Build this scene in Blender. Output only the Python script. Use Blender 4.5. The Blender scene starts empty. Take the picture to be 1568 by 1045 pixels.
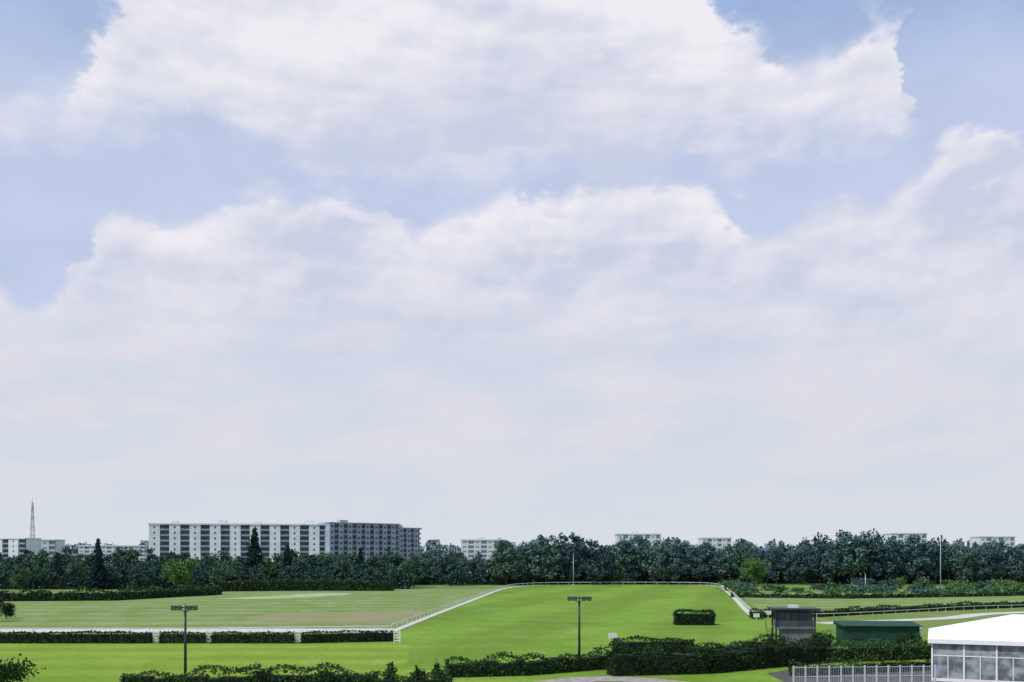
import bpy, math, random
import numpy as np
from mathutils import Vector, Matrix
random.seed(7); rng=np.random.default_rng(11)
S=bpy.context.scene
COL=S.collection
# ---------------------------------------------------------------- survey constants
CAM_H=12.0; F=1524.0; HY=855.0
def gp(px,py):
    d=F*CAM_H/(py-HY); return ((px-784)/F*d, d)
def gx(px,d): return (px-784)/F*d
# ---------------------------------------------------------------- helpers
def new_mesh_obj(name,verts,faces,mats,parent=None,smooth=False,midx=None):
    me=bpy.data.meshes.new(name); me.from_pydata(verts,[],faces); me.update()
    for m in (mats if isinstance(mats,(list,tuple)) else [mats]): me.materials.append(m)
    if midx is not None: me.polygons.foreach_set('material_index',midx)
    if smooth: me.polygons.foreach_set('use_smooth',[True]*len(me.polygons))
    ob=bpy.data.objects.new(name,me); COL.objects.link(ob)
    if parent: ob.parent=parent
    return ob
def empty(name,loc=(0,0,0),rz=0):
    e=bpy.data.objects.new(name,None); e.location=loc; e.rotation_euler=(0,0,rz); e.empty_display_size=.5
    COL.objects.link(e); return e
class MB:
    def __init__(s): s.v=[]; s.f=[]
    def box(s,x0,x1,y0,y1,z0,z1):
        n=len(s.v)
        s.v+=[(x0,y0,z0),(x1,y0,z0),(x1,y1,z0),(x0,y1,z0),(x0,y0,z1),(x1,y0,z1),(x1,y1,z1),(x0,y1,z1)]
        s.f+=[(n,n+3,n+2,n+1),(n+4,n+5,n+6,n+7),(n,n+1,n+5,n+4),(n+1,n+2,n+6,n+5),(n+2,n+3,n+7,n+6),(n+3,n,n+4,n+7)]
    def tube(s,p,q,r0,r1,seg=8,cap=True):
        p=Vector(p);q=Vector(q);d=(q-p)
        if d.length<1e-6:return
        d.normalize(); a=d.orthogonal().normalized(); b=d.cross(a); n=len(s.v)
        for c,r in((p,r0),(q,r1)):
            for i in range(seg):
                t=2*math.pi*i/seg; s.v.append(tuple(c+a*math.cos(t)*r+b*math.sin(t)*r))
        for i in range(seg):
            j=(i+1)%seg; s.f.append((n+i,n+j,n+seg+j,n+seg+i))
        if cap:
            s.f.append(tuple(n+i for i in range(seg))[::-1]); s.f.append(tuple(n+seg+i for i in range(seg)))
    def obj(s,name,mat,parent=None,smooth=False): return new_mesh_obj(name,s.v,s.f,mat,parent,smooth)
# ---------------------------------------------------------------- materials
def mat_base(name):
    m=bpy.data.materials.new(name); m.use_nodes=True; nt=m.node_tree
    return m,nt,nt.nodes['Principled BSDF']
def noise_mat(name,c1,c2,scale=1.0,rough=.85,detail=4,bump=0,lo=.35,hi=.65,metal=0):
    m,nt,b=mat_base(name); N=nt.nodes;L=nt.links
    tc=N.new('ShaderNodeTexCoord'); no=N.new('ShaderNodeTexNoise'); no.inputs['Scale'].default_value=scale; no.inputs['Detail'].default_value=detail
    L.new(tc.outputs['Object'],no.inputs['Vector'])
    r=N.new('ShaderNodeValToRGB'); r.color_ramp.elements[0].position=lo; r.color_ramp.elements[1].position=hi
    r.color_ramp.elements[0].color=(*c1,1); r.color_ramp.elements[1].color=(*c2,1)
    L.new(no.outputs['Fac'],r.inputs['Fac']); out=r.outputs['Color']
    L.new(out,b.inputs['Base Color']); b.inputs['Roughness'].default_value=rough; b.inputs['Metallic'].default_value=metal
    b.inputs['Specular IOR Level'].default_value=.25
    if bump:
        bp=N.new('ShaderNodeBump'); bp.inputs['Strength'].default_value=bump; bp.inputs['Distance'].default_value=.1
        L.new(no.outputs['Fac'],bp.inputs['Height']); L.new(bp.outputs[0],b.inputs['Normal'])
    return m
def turf_mat(name,c1,c2,c3,c4,stripe=0.0,ang=0.0):
    m,nt,b=mat_base(name); N=nt.nodes;L=nt.links
    tc=N.new('ShaderNodeTexCoord'); mp=N.new('ShaderNodeMapping'); mp.inputs['Rotation'].default_value=(0,0,ang); L.new(tc.outputs['Object'],mp.inputs['Vector'])
    def nz(s,d,ro=.6):
        n=N.new('ShaderNodeTexNoise'); n.inputs['Scale'].default_value=s; n.inputs['Detail'].default_value=d; n.inputs['Roughness'].default_value=ro; L.new(mp.outputs[0],n.inputs['Vector']); return n.outputs['Fac']
    def mr(x,a,c,t=1.0):
        n=N.new('ShaderNodeMapRange'); n.inputs[1].default_value=a;n.inputs[2].default_value=c; n.inputs[4].default_value=t; L.new(x,n.inputs[0]); return n.outputs[0]
    def mx(f,a,c):
        n=N.new('ShaderNodeMix'); n.data_type='RGBA'; L.new(f,n.inputs[0])
        for k,v in((6,a),(7,c)):
            if isinstance(v,tuple): n.inputs[k].default_value=(*v,1)
            else: L.new(v,n.inputs[k])
        return n.outputs[2]
    base=mx(mr(nz(.025,3),.36,.62),c1,c2)
    base=mx(mr(nz(.12,6,.7),.47,.66),base,c3)
    base=mx(mr(nz(.9,5,.8),.46,.72),base,c4)
    if stripe:
        wv=N.new('ShaderNodeTexWave'); wv.inputs['Scale'].default_value=stripe; wv.inputs['Distortion'].default_value=1.2; wv.inputs['Detail'].default_value=2; wv.inputs['Detail Scale'].default_value=.4
        L.new(mp.outputs[0],wv.inputs['Vector'])
        hv=N.new('ShaderNodeHueSaturation'); L.new(base,hv.inputs['Color']); hv.inputs['Value'].default_value=.85
        base=mx(mr(wv.outputs['Fac'],.3,.7),base,hv.outputs[0])
    L.new(base,b.inputs['Base Color']); b.inputs['Roughness'].default_value=.95; b.inputs['Specular IOR Level'].default_value=.15
    return m
def leaf_mat(name,dark,mid,light,transl=.25):
    m,nt,b=mat_base(name); N=nt.nodes;L=nt.links
    g=N.new('ShaderNodeNewGeometry'); oi=N.new('ShaderNodeObjectInfo')
    a=N.new('ShaderNodeMath'); a.operation='MULTIPLY_ADD'; a.inputs[1].default_value=.5; L.new(g.outputs['Random Per Island'],a.inputs[0])
    a2=N.new('ShaderNodeMath'); a2.operation='MULTIPLY_ADD'; a2.inputs[1].default_value=.55; a2.inputs[2].default_value=.02
    L.new(oi.outputs['Random'],a2.inputs[0]); L.new(a2.outputs[0],a.inputs[2])
    r=N.new('ShaderNodeValToRGB'); cr=r.color_ramp; cr.elements[0].position=.2; cr.elements[1].position=.95
    cr.elements[0].color=(*dark,1); cr.elements[1].color=(*light,1); e=cr.elements.new(.55); e.color=(*mid,1)
    L.new(a.outputs[0],r.inputs['Fac']); L.new(r.outputs['Color'],b.inputs['Base Color'])
    b.inputs['Roughness'].default_value=.7; b.inputs['Specular IOR Level'].default_value=.1
    if transl:
        t=N.new('ShaderNodeBsdfTranslucent'); L.new(r.outputs['Color'],t.inputs['Color'])
        ms=N.new('ShaderNodeMixShader'); ms.inputs[0].default_value=transl; L.new(b.outputs[0],ms.inputs[1]); L.new(t.outputs[0],ms.inputs[2])
        L.new(ms.outputs[0],N['Material Output'].inputs['Surface'])
    return m
M_leaf_far=leaf_mat('foliage_far_haze_tint',(.042,.084,.108),(.063,.120,.126),(.105,.180,.130),0)  # aerial haze painted into the leaf colour as a blue shift
M_leaf_haze=leaf_mat('foliage_haze_tint',(.20,.26,.30),(.23,.29,.32),(.26,.33,.345),0)  # pale blue-grey leaves: distance haze is in the base colour, no volume
M_leaf_mid=leaf_mat('foliage_mid_haze_tint',(.030,.066,.070),(.050,.106,.080),(.09,.16,.08),0)  # greens pushed towards blue to paint in some distance haze
M_leaf_bright=leaf_mat('foliage_bright',(.04,.095,.035),(.065,.14,.045),(.11,.20,.06),0)
M_leaf_con=leaf_mat('foliage_conifer',(.014,.034,.042),(.024,.052,.056),(.04,.075,.065),0)
M_hedge=leaf_mat('hedge_foliage',(.014,.032,.018),(.026,.056,.027),(.055,.105,.038),0)
M_hedge_near=leaf_mat('hedge_foliage_near',(.012,.030,.012),(.028,.062,.020),(.065,.13,.032),.15)
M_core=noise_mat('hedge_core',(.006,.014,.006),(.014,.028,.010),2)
M_bark=noise_mat('bark',(.05,.04,.03),(.10,.085,.065),3)
M_white=noise_mat('white_paint',(.72,.72,.72),(.82,.82,.80),1.5,.5)
M_rail=noise_mat('weathered_rail',(.56,.58,.56),(.68,.70,.68),.3,.6)
M_dkmetal=noise_mat('dark_metal',(.03,.035,.04),(.055,.06,.065),2,.45,metal=.3)
M_glass=noise_mat('window_glass',(.05,.07,.105),(.10,.13,.18),.4,.15)
M_wallw=noise_mat('facade_white',(.58,.62,.69),(.70,.74,.80),.25)
M_wallb=noise_mat('facade_bluegrey',(.28,.32,.42),(.38,.43,.53),.2)
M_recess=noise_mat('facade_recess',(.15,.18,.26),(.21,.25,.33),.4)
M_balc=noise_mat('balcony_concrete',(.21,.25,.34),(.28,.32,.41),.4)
M_haze_b=noise_mat('concrete_haze_tint',(.54,.59,.66),(.61,.66,.72),.1)  # wall colour lightened and blued to stand in for haze
M_hglass=noise_mat('windows_haze_tint',(.40,.45,.52),(.44,.49,.56),.4,.4)  # openings paled in colour to imitate haze over distant facades
M_red=noise_mat('mast_red',(.40,.30,.32),(.45,.34,.35),.5)
M_mgrey=noise_mat('mast_grey',(.45,.48,.54),(.52,.55,.6),.5)
M_sand=noise_mat('sand_path',(.44,.42,.38),(.60,.57,.52),.5,.95)
M_gravel=noise_mat('gravel_path',(.24,.21,.20),(.38,.34,.32),1.2,.95,bump=.3)
M_asph=noise_mat('asphalt',(.055,.055,.057),(.11,.107,.10),1.5,.9)
M_tent=noise_mat('tent_membrane',(.80,.80,.81),(.86,.86,.86),.4,.55)
M_green=noise_mat('green_cladding',(.010,.050,.032),(.018,.07,.045),.8,.7)
M_grey=noise_mat('grey_cladding',(.09,.105,.125),(.15,.165,.19),.8,.7)
M_dirt=noise_mat('dirt_strip',(.26,.22,.12),(.19,.23,.08),.12,.95,detail=6)
M_dry=noise_mat('dry_grass',(.24,.30,.13),(.40,.42,.26),.1,.95,detail=6)
M_ground=turf_mat('meadow_grass',(.12,.19,.035),(.17,.235,.06),(.21,.25,.10),(.085,.14,.028))
M_pale=turf_mat('pale_meadow',(.155,.24,.055),(.205,.285,.085),(.28,.32,.15),(.12,.19,.04),.02,1.5)
M_turf=turf_mat('turf',(.125,.235,.018),(.175,.29,.028),(.21,.32,.05),(.10,.19,.015),.012,.25)
M_turf2=turf_mat('turf_light',(.165,.27,.020),(.215,.325,.032),(.25,.345,.055),(.13,.225,.018),.03,1.57)
# ---------------------------------------------------------------- foliage
def leaf_quads(centers,size,rng,flat=0.0):
    n=len(centers); c=np.asarray(centers)
    a=rng.normal(size=(n,3)); a/=np.linalg.norm(a,axis=1)[:,None]+1e-9
    b=rng.normal(size=(n,3)); b-=a*(a*b).sum(1)[:,None]; b/=np.linalg.norm(b,axis=1)[:,None]+1e-9
    s=size*(.6+.8*rng.random((n,1)))
    a=a*s*.5; b=b*s*.5*(.6+.5*rng.random((n,1)))
    v=np.stack([c-a-b*.4,c-b,c+a-b*.2,c+a*.3+b],1).reshape(-1,3)
    f=np.arange(n*4).reshape(n,4)
    return v,f
def join_mesh(name,parts,mats):
    V=[];Fc=[];MI=[];off=0
    for v,f,mi in parts:
        v=[tuple(x) for x in v]
        V+=v; Fc+=[tuple(int(i)+off for i in q) for q in f]; MI+=[mi]*len(f); off+=len(v)
    me=bpy.data.meshes.new(name); me.from_pydata(V,[],Fc); 
    for m in mats: me.materials.append(m)
    me.polygons.foreach_set('material_index',MI); me.update(); return me
def tree_mesh(name,h,w,leafm,seed,clumps=46,lpc=50,ls=.75,trunk=.18):
    r=np.random.default_rng(seed); mb=MB()
    th=h*trunk; top=(r.normal()*.3,r.normal()*.3,h*.72)
    mb.tube((0,0,-.3),(0,0,th),h*.022,h*.017); mb.tube((0,0,th),top,h*.017,h*.005)
    cz=(h+th)/2; rz=(h-th)/2
    cs=[]
    lob=r.random(5)*6.28
    for i in range(clumps):
        d=r.normal(size=3); d/=np.linalg.norm(d); rad=r.random()**.45
        ang=math.atan2(d[1],d[0]); k=1+.18*math.sin(2*ang+lob[0])+.12*math.sin(3*ang+lob[1])
        zz=d[2]*rad
        wid=w/2*(1-.25*max(zz,0))*k
        c=np.array([d[0]*rad*wid,d[1]*rad*wid,cz+zz*rz*.88]); cs.append(c)
        if i<9:
            z0=th*(.8+.9*r.random()); mb.tube((0,0,z0),tuple(c*[.85,.85,.95]),h*.009,h*.002,5)
    pts=[]
    for c in cs:
        cr=w*(.10+.09*r.random()); n=int(lpc*(.6+.8*r.random()))
        p=r.normal(size=(n,3)); p/=np.linalg.norm(p,axis=1)[:,None]; p*=(r.random((n,1))**.4)*cr*[1,1,.8]
        pts.append(c+p)
    v,f=leaf_quads(np.concatenate(pts),ls,r)
    return join_mesh(name,[(mb.v,mb.f,0),(v,f,1)],[M_bark,leafm])
def conifer_mesh(name,h,w,seed,leafm):
    r=np.random.default_rng(seed); mb=MB(); mb.tube((0,0,-.3),(0,0,h*.98),h*.02,h*.003)
    pts=[]
    z=h*.08
    while z<h:
        t=(z-h*.08)/(h*.92); rad=w/2*(1-t)**.8*(.75+.4*r.random())+.15
        nb=int(7+6*(1-t))
        for i in range(nb):
            a=r.random()*6.28; L=rad*(.7+.4*r.random())
            if i%3==0: mb.tube((0,0,z),(math.cos(a)*L*.8,math.sin(a)*L*.8,z-L*.18),.06,.02,4)
            k=int(8+L*9); s=r.random(k)**.7*L
            pts.append(np.stack([math.cos(a)*s+r.normal(size=k)*.25,math.sin(a)*s+r.normal(size=k)*.25,z-s*.2+r.normal(size=k)*.25],1))
        z+=h*.035
    v,f=leaf_quads(np.concatenate(pts),.65,r)
    return join_mesh(name,[(mb.v,mb.f,0),(v,f,1)],[M_bark,leafm])
far_t=[tree_mesh('tree_far_%d'%i,24,13+3*random.random(),M_leaf_far,20+i,clumps=44,lpc=40,ls=1.15,trunk=.05) for i in range(6)]
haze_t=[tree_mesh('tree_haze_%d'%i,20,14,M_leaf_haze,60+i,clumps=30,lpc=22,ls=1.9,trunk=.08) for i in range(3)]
mid_t=[tree_mesh('tree_mid_%d'%i,14,10+2*random.random(),M_leaf_mid,40+i,clumps=44,lpc=40,ls=.85,trunk=.05) for i in range(5)]
br_t=[tree_mesh('tree_bright_%d'%i,13,12,M_leaf_bright,80+i,clumps=60,lpc=60,ls=.6,trunk=.10) for i in range(2)]
con_t=[conifer_mesh('conifer_%d'%i,20,8.5,90+i,M_leaf_con) for i in range(3)]
def place(me,name,x,y,s=1,parent=None,sz=None,rz=None):
    o=bpy.data.objects.new(name,me); COL.objects.link(o); o.location=(x,y,0)
    o.scale=(s,s,sz if sz else s); o.rotation_euler=(0,0,random.random()*6.28 if rz is None else rz)
    if parent:o.parent=parent
    return o
belt=empty('distant_tree_line')
for row,(y0,dens) in enumerate([(452,10),(466,10),(486,10.5)]):
    x=-42+row*3
    while x<400:
        s=.80+.24*random.random()+.06*math.sin(x*.05)+.03*math.sin(x*.13)
        if x<12: s*=.80
        place(random.choice(far_t),'tree',x+random.uniform(-2,2),y0+random.uniform(-3,3),s,belt,s*(.93+.13*random.random()))
        x+=dens*(.7+.6*random.random())
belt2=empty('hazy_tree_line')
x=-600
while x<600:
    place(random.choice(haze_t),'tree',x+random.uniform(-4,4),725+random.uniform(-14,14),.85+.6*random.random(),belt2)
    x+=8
lbelt=empty('tree_belt')
for y0,s0 in ((393,.80),(408,.92),(426,1.05),(446,1.15)):
    x=-380
    while x<-35:
        s=s0*(.72+.40*random.random())
        place(random.choice(mid_t if random.random()<.9 else br_t),'tree',x+random.uniform(-2,2),y0+random.uniform(-4,4),s,lbelt)
        x+=8*(.7+.6*random.random())
for px,topy,d,kind in [(390,812,400,'c'),(150,828,380,'c'),(440,836,395,'c'),(88,848,385,'c'),(552,842,400,'c'),(275,848,345,'b'),(212,860,372,'m'),
        (1155,850,425,'b'),(690,842,430,'m'),(775,826,440,'m'),(30,862,370,'m'),(336,856,380,'m')]:
    z=CAM_H+(HY-topy)*d/F
    if kind=='c': place(random.choice(con_t),'conifer_tree',gx(px,d),d,z/20*1.02)
    elif kind=='b': place(random.choice(br_t),'deciduous_tree',gx(px,d),d,z/13)
    else: place(random.choice(mid_t),'deciduous_tree',gx(px,d),d,z/14)

def hedge(name,pts,width,height,mat=None,dens=60,ls=.28,rough=.15,seed=1):
    mat=mat or M_hedge; r=np.random.default_rng(seed)
    P=[Vector((p[0],p[1],0)) for p in pts]
    mb=MB(); allc=[]
    for a,b in zip(P[:-1],P[1:]):
        d=b-a; L=d.length; d.normalize(); n=Vector((-d.y,d.x,0))
        k=max(1,int(L/1.2)); 
        for i in range(k):
            t0=L*i/k; t1=L*(i+1)/k
            hh=height*(1-rough*.6*r.random())*.88; w=width*.42*(1-rough*.6*r.random())
            n0=len(mb.v)
            for t,zz,sd in ((t0,0,-1),(t1,0,-1),(t1,0,1),(t0,0,1),(t0,hh,-1),(t1,hh,-1),(t1,hh,1),(t0,hh,1)):
                q=a+d*t+n*(sd*w*(1 if zz==0 else .88)); mb.v.append((q.x,q.y,zz-.02 if zz==0 else zz))
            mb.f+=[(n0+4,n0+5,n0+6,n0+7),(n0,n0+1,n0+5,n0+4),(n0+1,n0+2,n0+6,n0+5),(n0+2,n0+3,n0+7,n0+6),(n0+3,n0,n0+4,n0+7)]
        N=int(L*dens*(height*2+width)/3)
        t=r.random(N)*L; u=r.random(N)*(2*height+width)
        ph=r.random(4)*6.28
        lump=1+rough*(np.sin(t*1.3+ph[0])*.8+np.sin(t*.47+ph[1])+np.sin(t*.19+ph[2])*.8+r.normal(size=N)*.3)*.5
        hloc=height*lump
        side=np.where(u<height,-1.0,np.where(u>height+width,1.0,0.0))
        off=np.where(side==0,(u-height-width/2)*.95,side*width*.47*(1+r.normal(size=N)*.08))
        z=np.where(side==0,hloc,np.where(side<0,u/height,(2*height+width-u)/height)*hloc)+r.normal(size=N)*ls*.25
        z=np.maximum(z,.05)
        allc.append(np.stack([a.x+d.x*t+n.x*off,a.y+d.y*t+n.y*off,z],1))
        for e in (a,b):
            Mn=int(dens*width*height*.7); o2=(r.random(Mn)-.5)*width; z2=r.random(Mn)*height
            allc.append(np.stack([e.x+n.x*o2+r.normal(size=Mn)*.1,e.y+n.y*o2+r.normal(size=Mn)*.1,z2],1))
    v,f=leaf_quads(np.concatenate(allc),ls,r)
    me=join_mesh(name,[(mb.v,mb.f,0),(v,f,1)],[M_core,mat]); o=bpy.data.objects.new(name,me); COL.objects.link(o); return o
def shrub(name,x,y,w,h,mat,seed,n=900,ls=.28,cone=False):
    r=np.random.default_rng(seed); mb=MB()
    for i in range(5):
        a=r.random()*6.28; mb.tube((0,0,-.1),(math.cos(a)*w*.25,math.sin(a)*w*.25,h*.6),.05,.02,5)
    pts=[]
    for i in range(16):
        d=r.normal(size=3); d/=np.linalg.norm(d); k=r.random()**.5; z=h*.5+d[2]*k*h*.4
        wz=(1-z/h)**.7*1.3 if cone else 1
        c=np.array([d[0]*k*w*.38*wz,d[1]*k*w*.38*wz,z]); m=n//16
        p=r.normal(size=(m,3))*[w*.11*(wz if cone else 1),w*.11*(wz if cone else 1),h*.10]; pts.append(c+p)
    c=np.concatenate(pts); c[:,2]=np.maximum(c[:,2],.05)
    v,f=leaf_quads(c,ls,r); me=join_mesh(name,[(mb.v,mb.f,0),(v,f,1)],[M_bark,mat])
    return place(me,name,x,y)
# ---------------------------------------------------------------- ground sheets
def sheet(name,pts,z,mat):
    return new_mesh_obj(name,[(p[0],p[1],z) for p in pts],[tuple(range(len(pts)))],mat)
g=new_mesh_obj('ground',[(-9000,-3000,0),(9000,-3000,0),(9000,12000,0),(-9000,12000,0)],[(0,1,2,3)],M_ground)
def smooth_path(ctrl,n=14):
    out=[]; P=[Vector((p[0],p[1])) for p in ctrl]; P=[2*P[0]-P[1]]+P+[2*P[-1]-P[-2]]
    for i in range(1,len(P)-2):
        for k in range(n):
            t=k/n; a,b,c,d=P[i-1:i+3]
            out.append(.5*((2*b)+(c-a)*t+(2*a-5*b+4*c-d)*t*t+(3*b-a-3*c+d)*t**3))
    out.append(P[-2]); return [(q.x,q.y) for q in out]
rail_pts=smooth_path([gp(600,968),gp(660,944),gp(720,921),gp(772,902),(8,432),(30,446),(75,446),gp(1098,898.5),gp(1118,910),gp(1140,932),gp(1152,943)],10)
turf_poly=[(-200,gp(0,984)[1])]+[gp(602,984)]+rail_pts+[(60,150),(90,110),(110,60),(-200,60)]
sheet('turf_track',turf_poly[::-1],.012,M_turf)
sheet('mown_turf',smooth_path([(-200,gp(0,987)[1]),gp(300,987),gp(600,987),gp(625,1000),gp(620,1020),gp(560,1060),(-200,gp(0,1060)[1])],6)[::-1],.024,M_turf2)
sheet('pale_meadow',[(-260,178),gp(600,963),gp(770,903),gp(600,902),gp(330,907),(-260,300)][::-1],.012,M_pale)
sheet('dirt_strip',smooth_path([gp(370,946),gp(450,939),gp(560,937),gp(655,935),gp(640,944),gp(600,953),gp(480,955),gp(390,952)],4),.024,M_dirt)
sheet('dry_patch',smooth_path([gp(330,917),gp(415,913),gp(470,909.5),gp(535,909),gp(520,912.5),gp(450,916),gp(380,918)],4),.024,M_dry)
def strip(name,path,w,z,mat):
    V=[];Fs=[]
    for i,p in enumerate(path):
        a=Vector(path[max(i-1,0)]);b=Vector(path[min(i+1,len(path)-1)]);d=(b-a).normalized();n=Vector((-d.y,d.x));p=Vector(p)
        q0=p+n*w/2;q1=p-n*w/2; V+=[(q0.x,q0.y,z),(q1.x,q1.y,z)]
        if i: Fs.append((2*i-2,2*i-1,2*i+1,2*i))
    return new_mesh_obj(name,V,Fs,mat)
strip('sand_path',[(-220,168),(-120,166),gp(300,966),gp(605,966)],9,.036,M_sand)
strip('rail_side_path',rail_pts,1.5,.048,M_sand)
strip('gravel_path',smooth_path([gp(800,1062),gp(850,1046),gp(930,1040),gp(1020,1046),gp(1120,1062)],8),4,.036,M_gravel)
strip('sand_road',smooth_path([gp(1255,955),gp(1330,952),gp(1450,947),gp(1568,938),(200,250)],8),4.5,.036,M_sand)
sheet('paved_yard',[gp(1175,1032),gp(1230,1022),(75,112),(90,70),(26,70)][::-1],.048,M_asph)
sheet('pale_meadow_right',[gp(1130,908),gp(1560,905),(260,330),(190,235),gp(1568,922),gp(1165,936)][::-1],.012,M_pale)
# ---------------------------------------------------------------- hedges
for i,(a,b) in enumerate([(-400,-60),(-50,232),(247,315),(326,450),(462,604)]):
    hedge('hurdle_hedge',[gp(a,985),gp(b,985-(3 if b>600 else 0))],1.6,1.45,dens=60,ls=.26,seed=10+i,rough=.1)
hedge('boundary_hedge',[(-330,262),gp(0,921),gp(170,920),gp(240,916),gp(335,911)],3,2.7,dens=18,ls=.55,seed=20,rough=.35)
hedge('boundary_hedge',[gp(335,906),gp(450,905),gp(602,905)],3,3.8,dens=18,ls=.6,seed=21,rough=.12)
hedge('far_hedge',[(-330,382),(-150,384),(-40,388)],4,5.5,M_leaf_mid,dens=7,ls=.95,seed=26,rough=.4)
hedge('far_hedge',[gp(600,896),gp(800,896)],3,5,M_leaf_mid,dens=9,ls=.9,seed=22,rough=.4)
hedge('far_hedge',[gp(800,894.5),gp(1100,894),gp(1700,894)],4,6,M_leaf_far,dens=7,ls=1.0,seed=23,rough=.4)
hedge('obstacle_hedge',[gp(1034,957),gp(1092,957)],3.2,2.3,dens=60,ls=.3,seed=24,rough=.12)
hedge('trackside_hedge',[gp(1150,946),gp(1250,945),gp(1400,937),gp(1568,930),(210,262)],1.8,1.3,dens=34,ls=.35,seed=25,rough=.35)
hedge('trackside_hedge',[gp(1120,915),gp(1300,917),gp(1600,912)],2.0,1.5,M_leaf_bright,dens=16,ls=.5,seed=27,rough=.5)
hedge('foreground_hedge',[gp(190,1056),gp(400,1053),gp(575,1053)],2.2,1.35,M_hedge_near,dens=90,ls=.22,seed=30,rough=.5)
hedge('foreground_hedge',[gp(575,1056),gp(690,1052)],1.8,1.0,M_hedge_near,dens=90,ls=.22,seed=36,rough=.6)
hedge('foreground_hedge',[gp(685,1037),gp(800,1034),gp(925,1024)],2.0,1.75,M_hedge_near,dens=90,ls=.22,seed=31,rough=.35)
hedge('foreground_hedge',[gp(935,1034),gp(1080,1030),gp(1250,1014)],3.0,2.5,M_hedge_near,dens=80,ls=.24,seed=32,rough=.35)
hedge('foreground_hedge',[gp(1250,1014),gp(1440,1008)],2.4,1.8,M_hedge_near,dens=80,ls=.24,seed=37,rough=.4)
hedge('clipped_hedge',[gp(940,1003),gp(1060,1003)],2.5,1.9,M_hedge_near,dens=70,ls=.24,seed=33,rough=.15)
hedge('clipped_hedge',[gp(1060,1010),gp(1190,1000)],2.5,1.6,M_hedge_near,dens=70,ls=.24,seed=34,rough=.35)
for i,(px,by,w,h) in enumerate([(598,1050,1.7,2.3),(640,1052,2.4,1.8),(668,1049,2.0,2.2)]):
    x,y=gp(px,by); shrub('cypress_shrub',x,y,w,h,M_hedge_near,200+i,1100,.2,True)
for i,(px,by,w,h,m) in enumerate([(8,1062,5,3.4,M_hedge_near),(-4,952,4.5,5.6,M_hedge),(10,948,3,3.6,M_hedge),(500,1060,3,1.9,M_hedge_near),
     (1160,948,4,1.4,M_hedge),(1395,1000,4,2.6,M_hedge),(395,1060,3.4,1.9,M_hedge_near),(1010,1030,4,3.0,M_hedge_near),(1262,1000,3.5,2.6,M_hedge)]):
    x,y=gp(px,by); shrub('shrub',x,y,w,h,m,220+i,1600,.26)
sh=empty('meadow_shrubs')
for i in range(56):
    px=1110+random.random()*560; by=899+random.random()*12
    x,y=gp(px,by); o=shrub('shrub',x,y,5+8*random.random(),1.5+3.8*random.random()**2,random.choice([M_leaf_mid,M_leaf_bright,M_leaf_bright,M_leaf_far]),300+i,420,.7); o.parent=sh
# ---------------------------------------------------------------- running rails
def rail(name,path,h=1.25,step=5,r=.09,mat=None):
    mat=mat or M_rail
    e=empty(name); mb=MB(); mp=MB(); acc=0
    for i in range(len(path)-1):
        a=Vector((*path[i],h));b=Vector((*path[i+1],h)); mb.tube(a,b,r,r,8)
        L=(b-a).length; 
        while acc<L:
            p=a.lerp(b,acc/L); mp.tube((p.x,p.y,-.05),(p.x,p.y,h-.02),.05,.045,6); acc+=step
        acc-=L
    mb.obj('top_rail',mat,e); mp.obj('posts',mat,e)
rail('running_rail',rail_pts,1.2,5,.09)
rail('running_rail',[(-200,gp(0,974)[1]),gp(300,974),gp(600,970)],1.15,3,.08)
rail('running_rail',smooth_path([gp(1152,943),gp(1250,948),gp(1400,941),gp(1568,933),(215,250)],6),1.0,4,.05)
for px in (239.5,320.5,456,608):
    x,y=gp(px,985); e=empty('hurdle_wing',(x,y,0)); mb=MB()
    for k in(-.42,.42): mb.box(k-.06,k+.06,-.06,.06,-.05,1.75)
    for zz in(.35,.75,1.15,1.55): mb.box(-.36,.36,-.03,.03,zz-.07,zz+.07)
    mb.obj('frame',M_white,e)
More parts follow.
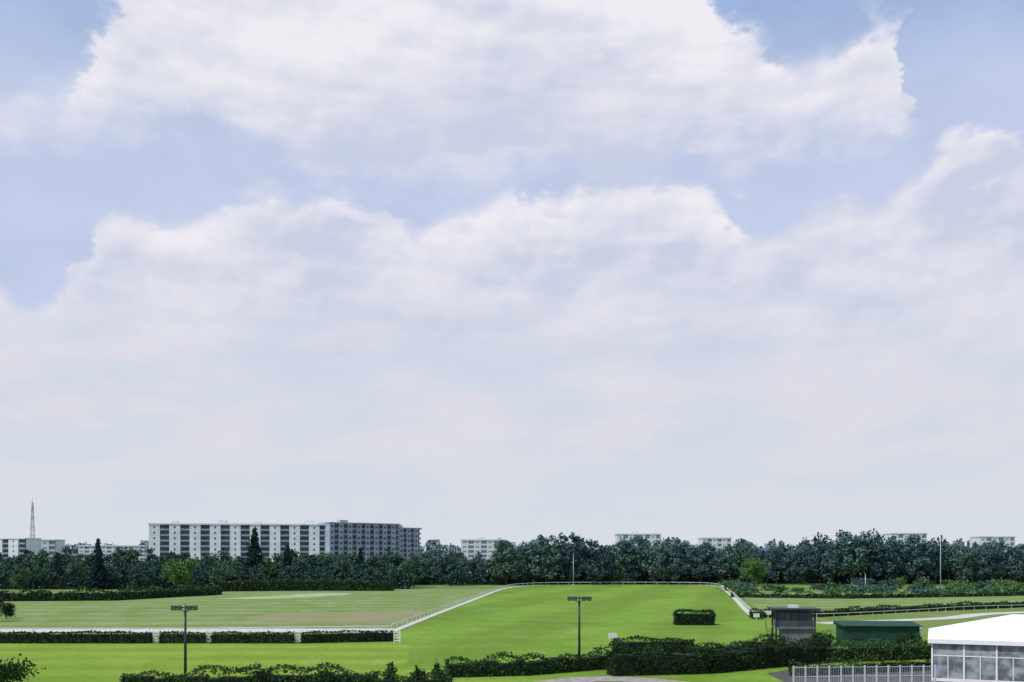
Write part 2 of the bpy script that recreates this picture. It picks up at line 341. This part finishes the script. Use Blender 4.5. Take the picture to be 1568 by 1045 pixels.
# ---------------------------------------------------------------- apartment blocks
def apartment(name,p0,p1,depth,floors,fh,wp,rp,wall,dense=False,rec=None,gl=None,bal=None):
    rec=rec or M_recess; gl=gl or M_glass; bal=bal or M_balc
    d=Vector((p1[0]-p0[0],p1[1]-p0[1])); L=d.length; e=empty(name,(p0[0],p0[1],0),math.atan2(d.y,d.x))
    H=floors*fh; W=MB();R=MB();G=MB();SL=MB();RF=MB()
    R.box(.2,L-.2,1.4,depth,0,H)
    n=max(1,round(L/(wp+rp))); bay=L/n; w=bay*wp/(wp+rp)
    for i in range(n):
        x0=i*bay
        ww=.9 if not dense else w*.5
        cols=[x0+w*.5]
        xs=[x0]
        for c in cols: xs+=[c-ww/2,c+ww/2]
        xs.append(x0+w)
        for k in range(0,len(xs),2): W.box(xs[k],xs[k+1],0,1.398,0,H)
        for c in cols:
            for fl in range(floors):
                z=fl*fh; W.box(c-ww/2,c+ww/2,.002,1.39,z,z+.95); W.box(c-ww/2,c+ww/2,.002,1.39,z+2.15,z+fh)
                G.box(c-ww/2+.003,c+ww/2-.003,.25,.32,z+.953,z+2.147)
        xa=x0+w+.003; xb=x0+bay-.003
        for fl in range(floors):
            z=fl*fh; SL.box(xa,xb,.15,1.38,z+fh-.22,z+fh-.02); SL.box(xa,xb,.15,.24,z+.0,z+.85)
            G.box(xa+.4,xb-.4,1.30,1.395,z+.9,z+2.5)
    RF.box(-.3,L+.3,-.3,depth+.3,H+.003,H+.75)
    for k in range(int(L/24)):
        xx=12+k*24+3*math.sin(k*2.3); RF.box(xx-2.4,xx+2.4,depth*.4,depth*.7,H+.753,H+2.3+.5*(k%2))
    W.box(0,.197,1.401,depth,0,H); W.box(L-.197,L,1.401,depth,0,H)
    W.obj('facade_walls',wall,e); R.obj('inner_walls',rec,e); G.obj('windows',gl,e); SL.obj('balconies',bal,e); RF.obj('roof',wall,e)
    return e
def topz(py,d): return CAM_H+(HY-py)*d/F
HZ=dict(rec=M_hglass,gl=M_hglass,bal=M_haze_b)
apartment('apartment_building',(gx(228,545),545),(gx(503,560),560),13,10,topz(804,552)/10,5.6,4.8,M_wallw)
apartment('apartment_building',(gx(505,556),556),(gx(612,585),585),13,10,topz(803,570)/10,3.0,2.8,M_wallb,True)
apartment('apartment_building',(gx(600,590),590),(gx(645,610),610),13,10,topz(810,600)/10,4,3,M_wallb,True)
apartment('apartment_building',(gx(-60,600),600),(gx(38,590),590),14,8,topz(826,595)/8,6,4,M_wallw)
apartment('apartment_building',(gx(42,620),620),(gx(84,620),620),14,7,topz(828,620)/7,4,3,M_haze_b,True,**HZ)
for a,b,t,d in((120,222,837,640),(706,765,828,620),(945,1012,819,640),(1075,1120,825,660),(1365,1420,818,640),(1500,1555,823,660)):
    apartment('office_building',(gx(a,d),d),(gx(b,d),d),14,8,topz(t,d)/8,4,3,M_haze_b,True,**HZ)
# lattice mast
d=660; x=gx(50,d); Hm=topz(770,d); e=empty('lattice_mast',(x,d,0)); A=MB();B=MB()
def hw(z): return 1.7*(1-z/Hm)+.3
N_=16
for i in range(N_):
    z0=Hm*i/N_; z1=Hm*(i+1)/N_; T=A if i%2==0 else B
    c0=[(sx*hw(z0),sy*hw(z0),z0) for sx,sy in((-1,-1),(1,-1),(1,1),(-1,1))]; c1=[(sx*hw(z1),sy*hw(z1),z1) for sx,sy in((-1,-1),(1,-1),(1,1),(-1,1))]
    for k in range(4):
        T.tube(c0[k],c1[k],.18,.18,5); T.tube(c0[k],c1[(k+1)%4],.09,.09,4); T.tube(c1[k],c1[(k+1)%4],.09,.09,4)
A.tube((0,0,Hm),(0,0,Hm+3),.15,.06,6)
A.obj('red_sections',M_red,e); B.obj('grey_sections',M_mgrey,e)
# ---------------------------------------------------------------- floodlight posts
def lamp(px,by,topy):
    x,y=gp(px,by); h=CAM_H-(topy-HY)*y/F; e=empty('street_lamp',(x,y,0)); m=MB()
    m.tube((0,0,-.05),(0,0,.25),.28,.26,12); m.tube((0,0,.25),(0,0,h),.15,.10,12); m.tube((0,0,h),(0,0,h+.25),.05,.02,8)
    m.tube((-1.05,0,h-.15),(1.05,0,h-.15),.06,.06,8); m.tube((-.6,0,h-.15),(0,0,h-.7),.035,.035,6); m.tube((.6,0,h-.15),(0,0,h-.7),.035,.035,6)
    m.obj('pole',M_dkmetal,e,True)
    hd=MB(); gl=MB()
    for sx in(-1,1):
        for k in(.5,1.05):
            c=Vector((sx*k,-.12,h-.12)); n=len(hd.v)
            a=.24;b=.14
            hd.v+=[(c.x-a,c.y-.22,c.z-.30),(c.x+a,c.y-.22,c.z-.30),(c.x+a,c.y-.30,c.z+.12),(c.x-a,c.y-.30,c.z+.12),
                   (c.x-b,c.y+.16,c.z-.10),(c.x+b,c.y+.16,c.z-.10),(c.x+b,c.y+.12,c.z+.16),(c.x-b,c.y+.12,c.z+.16)]
            hd.f+=[(n,n+1,n+2,n+3),(n+4,n+7,n+6,n+5),(n,n+4,n+5,n+1),(n+1,n+5,n+6,n+2),(n+2,n+6,n+7,n+3),(n+3,n+7,n+4,n)]
            q=len(gl.v); a=.15
            gl.v+=[(c.x-a,c.y-.238,c.z-.23),(c.x+a,c.y-.238,c.z-.23),(c.x+a,c.y-.307,c.z+.07),(c.x-a,c.y-.307,c.z+.07)]; gl.f.append((q,q+1,q+2,q+3))
    hd.obj('floodlights',M_dkmetal,e); gl.obj('lenses',M_grey,e)
lamp(284,1044,928); lamp(887,1026,914)
for px,by,ty in((878,897,850),(1440,905,820),(1325,905,880)):
    x,y=gp(px,by); h=CAM_H-(ty-HY)*y/F; e=empty('flagpole',(x,y,0)); m=MB()
    m.tube((0,0,-.05),(0,0,.5),.4,.35,10); m.tube((0,0,.5),(0,0,h),.18,.08,10); m.tube((0,0,h),(0,0,h+.35),.2,.05,8); m.obj('pole',M_mgrey,e,True)
# ---------------------------------------------------------------- judges' tower
x,y=gp(1187,990); e=empty('judges_tower',(x,y,0),-.12); w=5.4;dp=4
B=MB();G=MB();R=MB();P=MB();Wt=MB()
for xx in(.15,w-.15):
    for yy in(.15,dp-.15): P.box(xx-.12,xx+.12,yy-.12,yy+.12,0,4.95)
B.box(1.0,w-.3,.3,dp-.3,0,2.35)
B.box(0,w,0,dp,2.36,2.6)
B.box(.3,w-.3,.32,.42,2.603,3.5); B.box(.3,.4,.423,dp-.4,2.603,3.5); B.box(w-.4,w-.3,.423,dp-.4,2.603,3.5); B.box(.3,w-.3,dp-.4,dp-.3,2.603,4.95)
for i in range(5):
    xx=.35+i*(w-.7)/5; G.box(xx+.06,xx+(w-.7)/5-.06,.36,.39,3.503,4.6)
R.box(-.5,w+.5,-.7,dp+.4,4.953,5.2)
for i in range(8): P.box(-.9,-.1,.3+i*.32,.58+i*.32,.28*i+.1,.28*i+.16)
P.tube((-.9,.3,1.0),(-.9,2.9,3.4),.03,.03,6); P.tube((-.9,.3,0),(-.9,.3,1),.03,.03,6); P.tube((-.9,2.9,2.2),(-.9,2.9,3.4),.03,.03,6)
Wt.box(1.9,3.2,.6,1.6,5.203,5.6)
B.obj('walls',M_grey,e);G.obj('windows',M_glass,e);R.obj('roof',M_dkmetal,e);P.obj('posts_and_stairs',M_dkmetal,e);Wt.obj('roof_unit',M_rail,e)
x,y=gp(1292,991); e=empty('green_shed',(x,y,0),-.06); L=10;dp=4;h=2.8
B=MB();G=MB();R=MB()
B.box(0,L,0,dp,0,h)
for i in range(21): B.box(i*.49,i*.49+.08,-.04,-.002,0.05,h-.05)
for i in range(3): G.box(1.2+i*3,2.6+i*3,-.07,-.045,1.1,2.1)
R.v+=[(-.3,-.4,h+.003),(L+.3,-.4,h+.003),(L+.3,dp+.3,h+.003),(-.3,dp+.3,h+.003),(-.3,-.4,h+.12),(L+.3,-.4,h+.12),(L+.3,dp+.3,h+.5),(-.3,dp+.3,h+.5)]
R.f+=[(0,3,2,1),(4,5,6,7),(0,1,5,4),(1,2,6,5),(2,3,7,6),(3,0,4,7)]
M_gwin=noise_mat('dark_green_shutters',(.012,.03,.024),(.02,.045,.034),2,.6)
B.obj('walls',M_green,e);G.obj('shutters',M_gwin,e);R.obj('roof',M_green,e)
x,y=gp(1403,990); e=empty('notice_board',(x,y,0)); m=MB(); p=MB()
for k in(-.5,.5): p.box(k-.05,k+.05,-.05,.05,-.05,3.1)
m.box(-.62,.62,-.09,-.053,1.7,3.0); m.obj('board',M_white,e); p.obj('posts',M_dkmetal,e)
for px,by,hh in((1158,950,1.3),(1176,948,1.6),(938,992,2.0),(1106,905,2)):
    x,y=gp(px,by); e=empty('furlong_marker',(x,y,0)); m=MB(); m.box(-.06,.06,-.06,.06,-.05,hh); m.box(-.6,.6,-.09,-.062,hh-.75,hh); m.obj('board',M_rail,e)
# ---------------------------------------------------------------- marquee
ang=math.radians(-23); D0=97; e=empty('white_marquee',(gx(1427,D0),D0,0),ang); L=34;dp=15;eh=4.15;rh=6.3
R=MB();Fm=MB();G=MB();V=MB()
o=.35
R.v=[(-o,-o,eh),(L+o,-o,eh),(L+o,dp+o,eh),(-o,dp+o,eh),(7.5,dp/2,rh),(L-7.5,dp/2,rh)]
R.f=[(0,1,5,4),(1,2,5),(2,3,4,5),(3,0,4)]
V.box(-o,L+o,-o-.03,-o,eh-.42,eh-.003); V.box(-o-.03,-o,-o,dp+o,eh-.42,eh-.003)
nb=12
for i in range(nb+1):
    xx=i*L/nb; Fm.box(xx-.08,xx+.08,-.08,.08,0,eh-.05)
for i in range(nb):
    x0=i*L/nb+.085; x1=(i+1)*L/nb-.085; xm=(x0+x1)/2
    Fm.box(x0,x1,-.04,.04,2.5,2.6); Fm.box(x0,x1,-.04,.04,.02,.35); Fm.box(xm-.04,xm+.04,-.04,.04,.353,2.497)
    G.box(x0,x1,-.01,.01,.353,2.497) ; G.box(x0,x1,-.012,.012,2.603,eh-.1)
for i in range(1,6):
    yy=i*dp/5; Fm.box(-.08,.08,yy-.08,yy+.08,0,eh-.05)
G.box(-.01,.01,.3,dp,.02,eh-.1)
M_tglass=noise_mat('marquee_window_film',(.12,.14,.16),(.34,.37,.40),.9,.2,lo=.4,hi=.6)
R.obj('roof',M_tent,e); V.obj('valance',M_tent,e); Fm.obj('frame',M_white,e); G.obj('window_walls',M_tglass,e)
e=empty('yard_fence'); m=MB(); a=Vector((*gp(1215,1052),0)); b=Vector((*gp(1432,1050),0)); n=12
for i in range(n+1):
    p=a.lerp(b,i/n); m.box(p.x-.07,p.x+.07,p.y-.07,p.y+.07,-.03,1.95)
for z in(.3,.95,1.8): m.tube((a.x,a.y,z),(b.x,b.y,z),.035,.035,6)
for i in range(n*7):
    p=a.lerp(b,(i+.5)/(n*7)); m.tube((p.x,p.y,.3),(p.x,p.y,1.8),.012,.012,4)
m.obj('posts_and_bars',M_mgrey,e)
hedge('yard_hedge',[gp(1215,1036),gp(1425,1026)],1.6,1.1,M_hedge_near,dens=80,ls=.22,seed=50,rough=.6)
# ---------------------------------------------------------------- world
SUN_AZ=math.radians(-122); SUN_EL=math.radians(54)
w=bpy.data.worlds.new('World'); S.world=w; w.use_nodes=True; nt=w.node_tree; N=nt.nodes; Lk=nt.links
bg=N['Background']; bg.inputs['Strength'].default_value=.1
def val(v,sock):
    if isinstance(v,(int,float)): sock.default_value=v
    else: Lk.new(v,sock)
def M(op,a,b=0.0,clamp=False):
    n=N.new('ShaderNodeMath'); n.operation=op; n.use_clamp=clamp; val(a,n.inputs[0]); val(b,n.inputs[1])
    return n.outputs[0]
def SSt(x,lo,hi,a=0.0,b=1.0):
    n=N.new('ShaderNodeMapRange'); n.interpolation_type='SMOOTHSTEP'; val(x,n.inputs[0]); n.inputs[1].default_value=lo; n.inputs[2].default_value=hi; n.inputs[3].default_value=a; n.inputs[4].default_value=b
    return n.outputs[0]
def comb(x,y,z=0.0):
    n=N.new('ShaderNodeCombineXYZ'); val(x,n.inputs[0]);val(y,n.inputs[1]);val(z,n.inputs[2]); return n.outputs[0]
def noise(v,sc,det=4,ro=.55,dim='3D'):
    n=N.new('ShaderNodeTexNoise'); n.noise_dimensions=dim; n.inputs['Scale'].default_value=sc; n.inputs['Detail'].default_value=det; n.inputs['Roughness'].default_value=ro; Lk.new(v,n.inputs['Vector']); return M('SUBTRACT',n.outputs['Fac'],.5)
def puff(v,sc):
    n=N.new('ShaderNodeTexVoronoi'); n.voronoi_dimensions='2D'; n.feature='SMOOTH_F1'; n.inputs['Scale'].default_value=sc; n.inputs['Smoothness'].default_value=.5
    n.inputs['Detail'].default_value=0.0
    Lk.new(v,n.inputs['Vector']); return M('SUBTRACT',.42,n.outputs['Distance'])
def curve(x,pts):
    n=N.new('ShaderNodeFloatCurve'); c=n.mapping.curves[0]
    q=[]
    for px,py in pts:
        az=math.atan((px-784)/F); v=(HY-py)/F*math.cos(az); q.append((min(max(az+.5,0),1),min(max(v,0),1)))
    c.points[0].location=q[0]; c.points[-1].location=q[-1]
    for p in q[1:-1]: c.points.new(*p)
    for p in c.points: p.handle_type='AUTO_CLAMPED'
    n.mapping.update(); Lk.new(x,n.inputs['Value']); return n.outputs[0]
def mix(f,a,b):
    n=N.new('ShaderNodeMix'); n.data_type='RGBA'; val(f,n.inputs[0])
    for s,v in((6,a),(7,b)):
        if isinstance(v,tuple): n.inputs[s].default_value=(*v,1)
        else: Lk.new(v,n.inputs[s])
    return n.outputs[2]
tc=N.new('ShaderNodeTexCoord'); sp=N.new('ShaderNodeSeparateXYZ'); Lk.new(tc.outputs['Generated'],sp.inputs[0])
X,Y,Z=sp.outputs
u=M('ARCTAN2',X,Y); hyp=M('MAXIMUM',M('SQRT',M('ADD',M('MULTIPLY',X,X),M('MULTIPLY',Y,Y))),.02); v=M('DIVIDE',Z,hyp)
BANK=[(-50,450),(50,446),(96,434),(124,398),(146,345),(172,318),(235,332),(330,310),(430,290),(520,299),(570,328),(618,356),(680,320),(730,294),(785,280),(812,306),(850,316),(900,282),(955,268),(1050,280),(1118,298),(1150,352),(1200,332),(1300,300),(1400,270),(1432,236),(1485,198),(1600,208)]
CTOP=[(-50,150),(60,140),(108,118),(130,60),(160,0),(230,-120),(400,-350),(900,-350),(1040,-120),(1098,-10),(1165,62),(1215,98),(1262,72),(1310,60),(1340,12),(1368,20),(1388,95),(1402,180),(1425,240),(1600,260)]
CBOT=[(-50,226),(50,222),(110,212),(200,202),(300,208),(400,222),(500,250),(600,262),(700,266),(800,262),(900,254),(1000,248),(1100,244),(1200,234),(1300,222),(1380,212),(1410,194),(1425,120),(1450,40),(1600,-100)]
v2=M('MULTIPLY',v,1.35)
nA=noise(comb(u,v2),10,4,.55,'2D')
nB=noise(comb(M('ADD',u,5.3),v2),30,3,.55,'2D')
dx,dy=-.006,.011
nA1=noise(comb(M('ADD',u,dx),M('ADD',v2,dy)),10,3,.55,'2D')
wu=M('ADD',u,M('MULTIPLY',nA,.07)); wv=M('ADD',v2,M('MULTIPLY',nB,.06))
p0=puff(comb(wu,wv),19); p1=puff(comb(M('ADD',wu,dx),M('ADD',wv,dy)),19)
vw=M('SUBTRACT',M('ADD',v,M('ADD',M('MULTIPLY',nA,.05),M('MULTIPLY',nB,.024))),M('MULTIPLY',p0,.026))
x01=M('ADD',M('ADD',u,M('ADD',M('MULTIPLY',nB,.06),M('MULTIPLY',nA,.03))),.5,clamp=True)
s1=M('SUBTRACT',curve(x01,BANK),vw); st=M('SUBTRACT',curve(x01,CTOP),vw); sb=M('SUBTRACT',vw,curve(x01,CBOT))
m1=SSt(s1,-.009,.019)
m2=M('MULTIPLY',SSt(st,-.020,.034),SSt(sb,-.045,.045))
m2=M('MULTIPLY',m2,SSt(M('ADD',nA,M('MINIMUM',M('MULTIPLY',st,8.0),M('MULTIPLY',sb,12.0))),-.30,.14))
mask=M('MAXIMUM',m1,m2)
strk=noise(comb(u,M('MULTIPLY',v,4.0)),8,4,.5,'2D')
big=noise(comb(M('ADD',u,9.1),M('MULTIPLY',v,2.2)),6,3,.5,'2D')
def gauss(px,py,sx,sy):
    a0=math.atan((px-784)/F); v0=(HY-py)/F*math.cos(a0)
    a=M('DIVIDE',M('SUBTRACT',u,a0),sx/F); b=M('DIVIDE',M('SUBTRACT',v,v0),sy/F)
    return M('EXPONENT',M('MULTIPLY',M('ADD',M('MULTIPLY',a,a),M('MULTIPLY',b,b)),-1.0))
g1=gauss(770,172,290,80)
dark=M('MULTIPLY',g1,.62)
dark=M('ADD',dark,M('MULTIPLY',gauss(980,378,120,38),.28))
dark=M('ADD',dark,M('MULTIPLY',gauss(560,470,160,45),.14))
rim=M('MULTIPLY',SSt(s1,.065,0.0),m1)
calm=M('SUBTRACT',1.0,M('MULTIPLY',g1,.75))
rel=M('ADD',M('MULTIPLY',M('SUBTRACT',nA,nA1),1.35),M('MULTIPLY',M('SUBTRACT',p0,p1),.62))
fade=M('ADD',.26,M('MULTIPLY',SSt(v,.12,.36),.74))
Lg=M('ADD',M('MULTIPLY',M('MULTIPLY',rel,calm),1.0),M('ADD',M('MULTIPLY',big,1.35),M('MULTIPLY',strk,1.05)))
Lg=M('ADD',.31,M('MULTIPLY',Lg,fade)); Lg=M('ADD',Lg,M('MULTIPLY',rim,.36))
Lg=M('ADD',Lg,M('MULTIPLY',M('MULTIPLY',m2,SSt(v,.36,.46)),.44)); Lg=M('SUBTRACT',Lg,dark,clamp=True)
ccol=mix(Lg,(5.85,6.3,7.75),(8.65,8.45,9.0))
hz=SSt(v,.34,.04)
pink=SSt(M('ADD',strk,big),-.10,.12)
hcol=mix(pink,(6.45,6.95,7.85),(7.3,7.15,7.75)); hcol=mix(SSt(v,.16,.0),hcol,(6.75,7.3,7.75))
ccol=mix(M('MULTIPLY',hz,.8),ccol,hcol)
sky=N.new('ShaderNodeTexSky'); sky.sky_type='NISHITA'; sky.sun_disc=False; sky.sun_elevation=SUN_EL; sky.sun_rotation=SUN_AZ; sky.altitude=100; sky.air_density=1.0; sky.dust_density=1.2; sky.ozone_density=1.5
veil=M('ADD',.68,M('MULTIPLY',SSt(v,.56,.40),.28)); veil=M('ADD',veil,M('MULTIPLY',nA,.35),clamp=True)
vcol=mix(SSt(v,.58,.42),(4.1,5.6,8.9),(5.4,6.15,8.25))
skyc=mix(veil,sky.outputs[0],vcol)
final=mix(mask,skyc,ccol)
Lk.new(final,bg.inputs['Color'])
# ---------------------------------------------------------------- sun + camera
sl=bpy.data.lights.new('sun','SUN'); sl.energy=3.5; sl.angle=math.radians(.5); sl.color=(1,.96,.9)
so=bpy.data.objects.new('sun',sl); COL.objects.link(so)
sd=Vector((math.sin(SUN_AZ)*math.cos(SUN_EL),math.cos(SUN_AZ)*math.cos(SUN_EL),math.sin(SUN_EL)))
so.rotation_euler=sd.to_track_quat('Z','Y').to_euler(); so.location=(0,0,80)
cd=bpy.data.cameras.new('camera'); cd.sensor_width=36; cd.lens=35; cd.clip_end=20000; cd.clip_start=.5; cd.shift_y=(HY-522.5)/1568
co=bpy.data.objects.new('camera',cd); COL.objects.link(co); co.location=(0,0,CAM_H); co.rotation_euler=(math.radians(90),0,0); S.camera=co
S.view_settings.view_transform='Standard'; S.view_settings.look='None'; S.view_settings.exposure=0
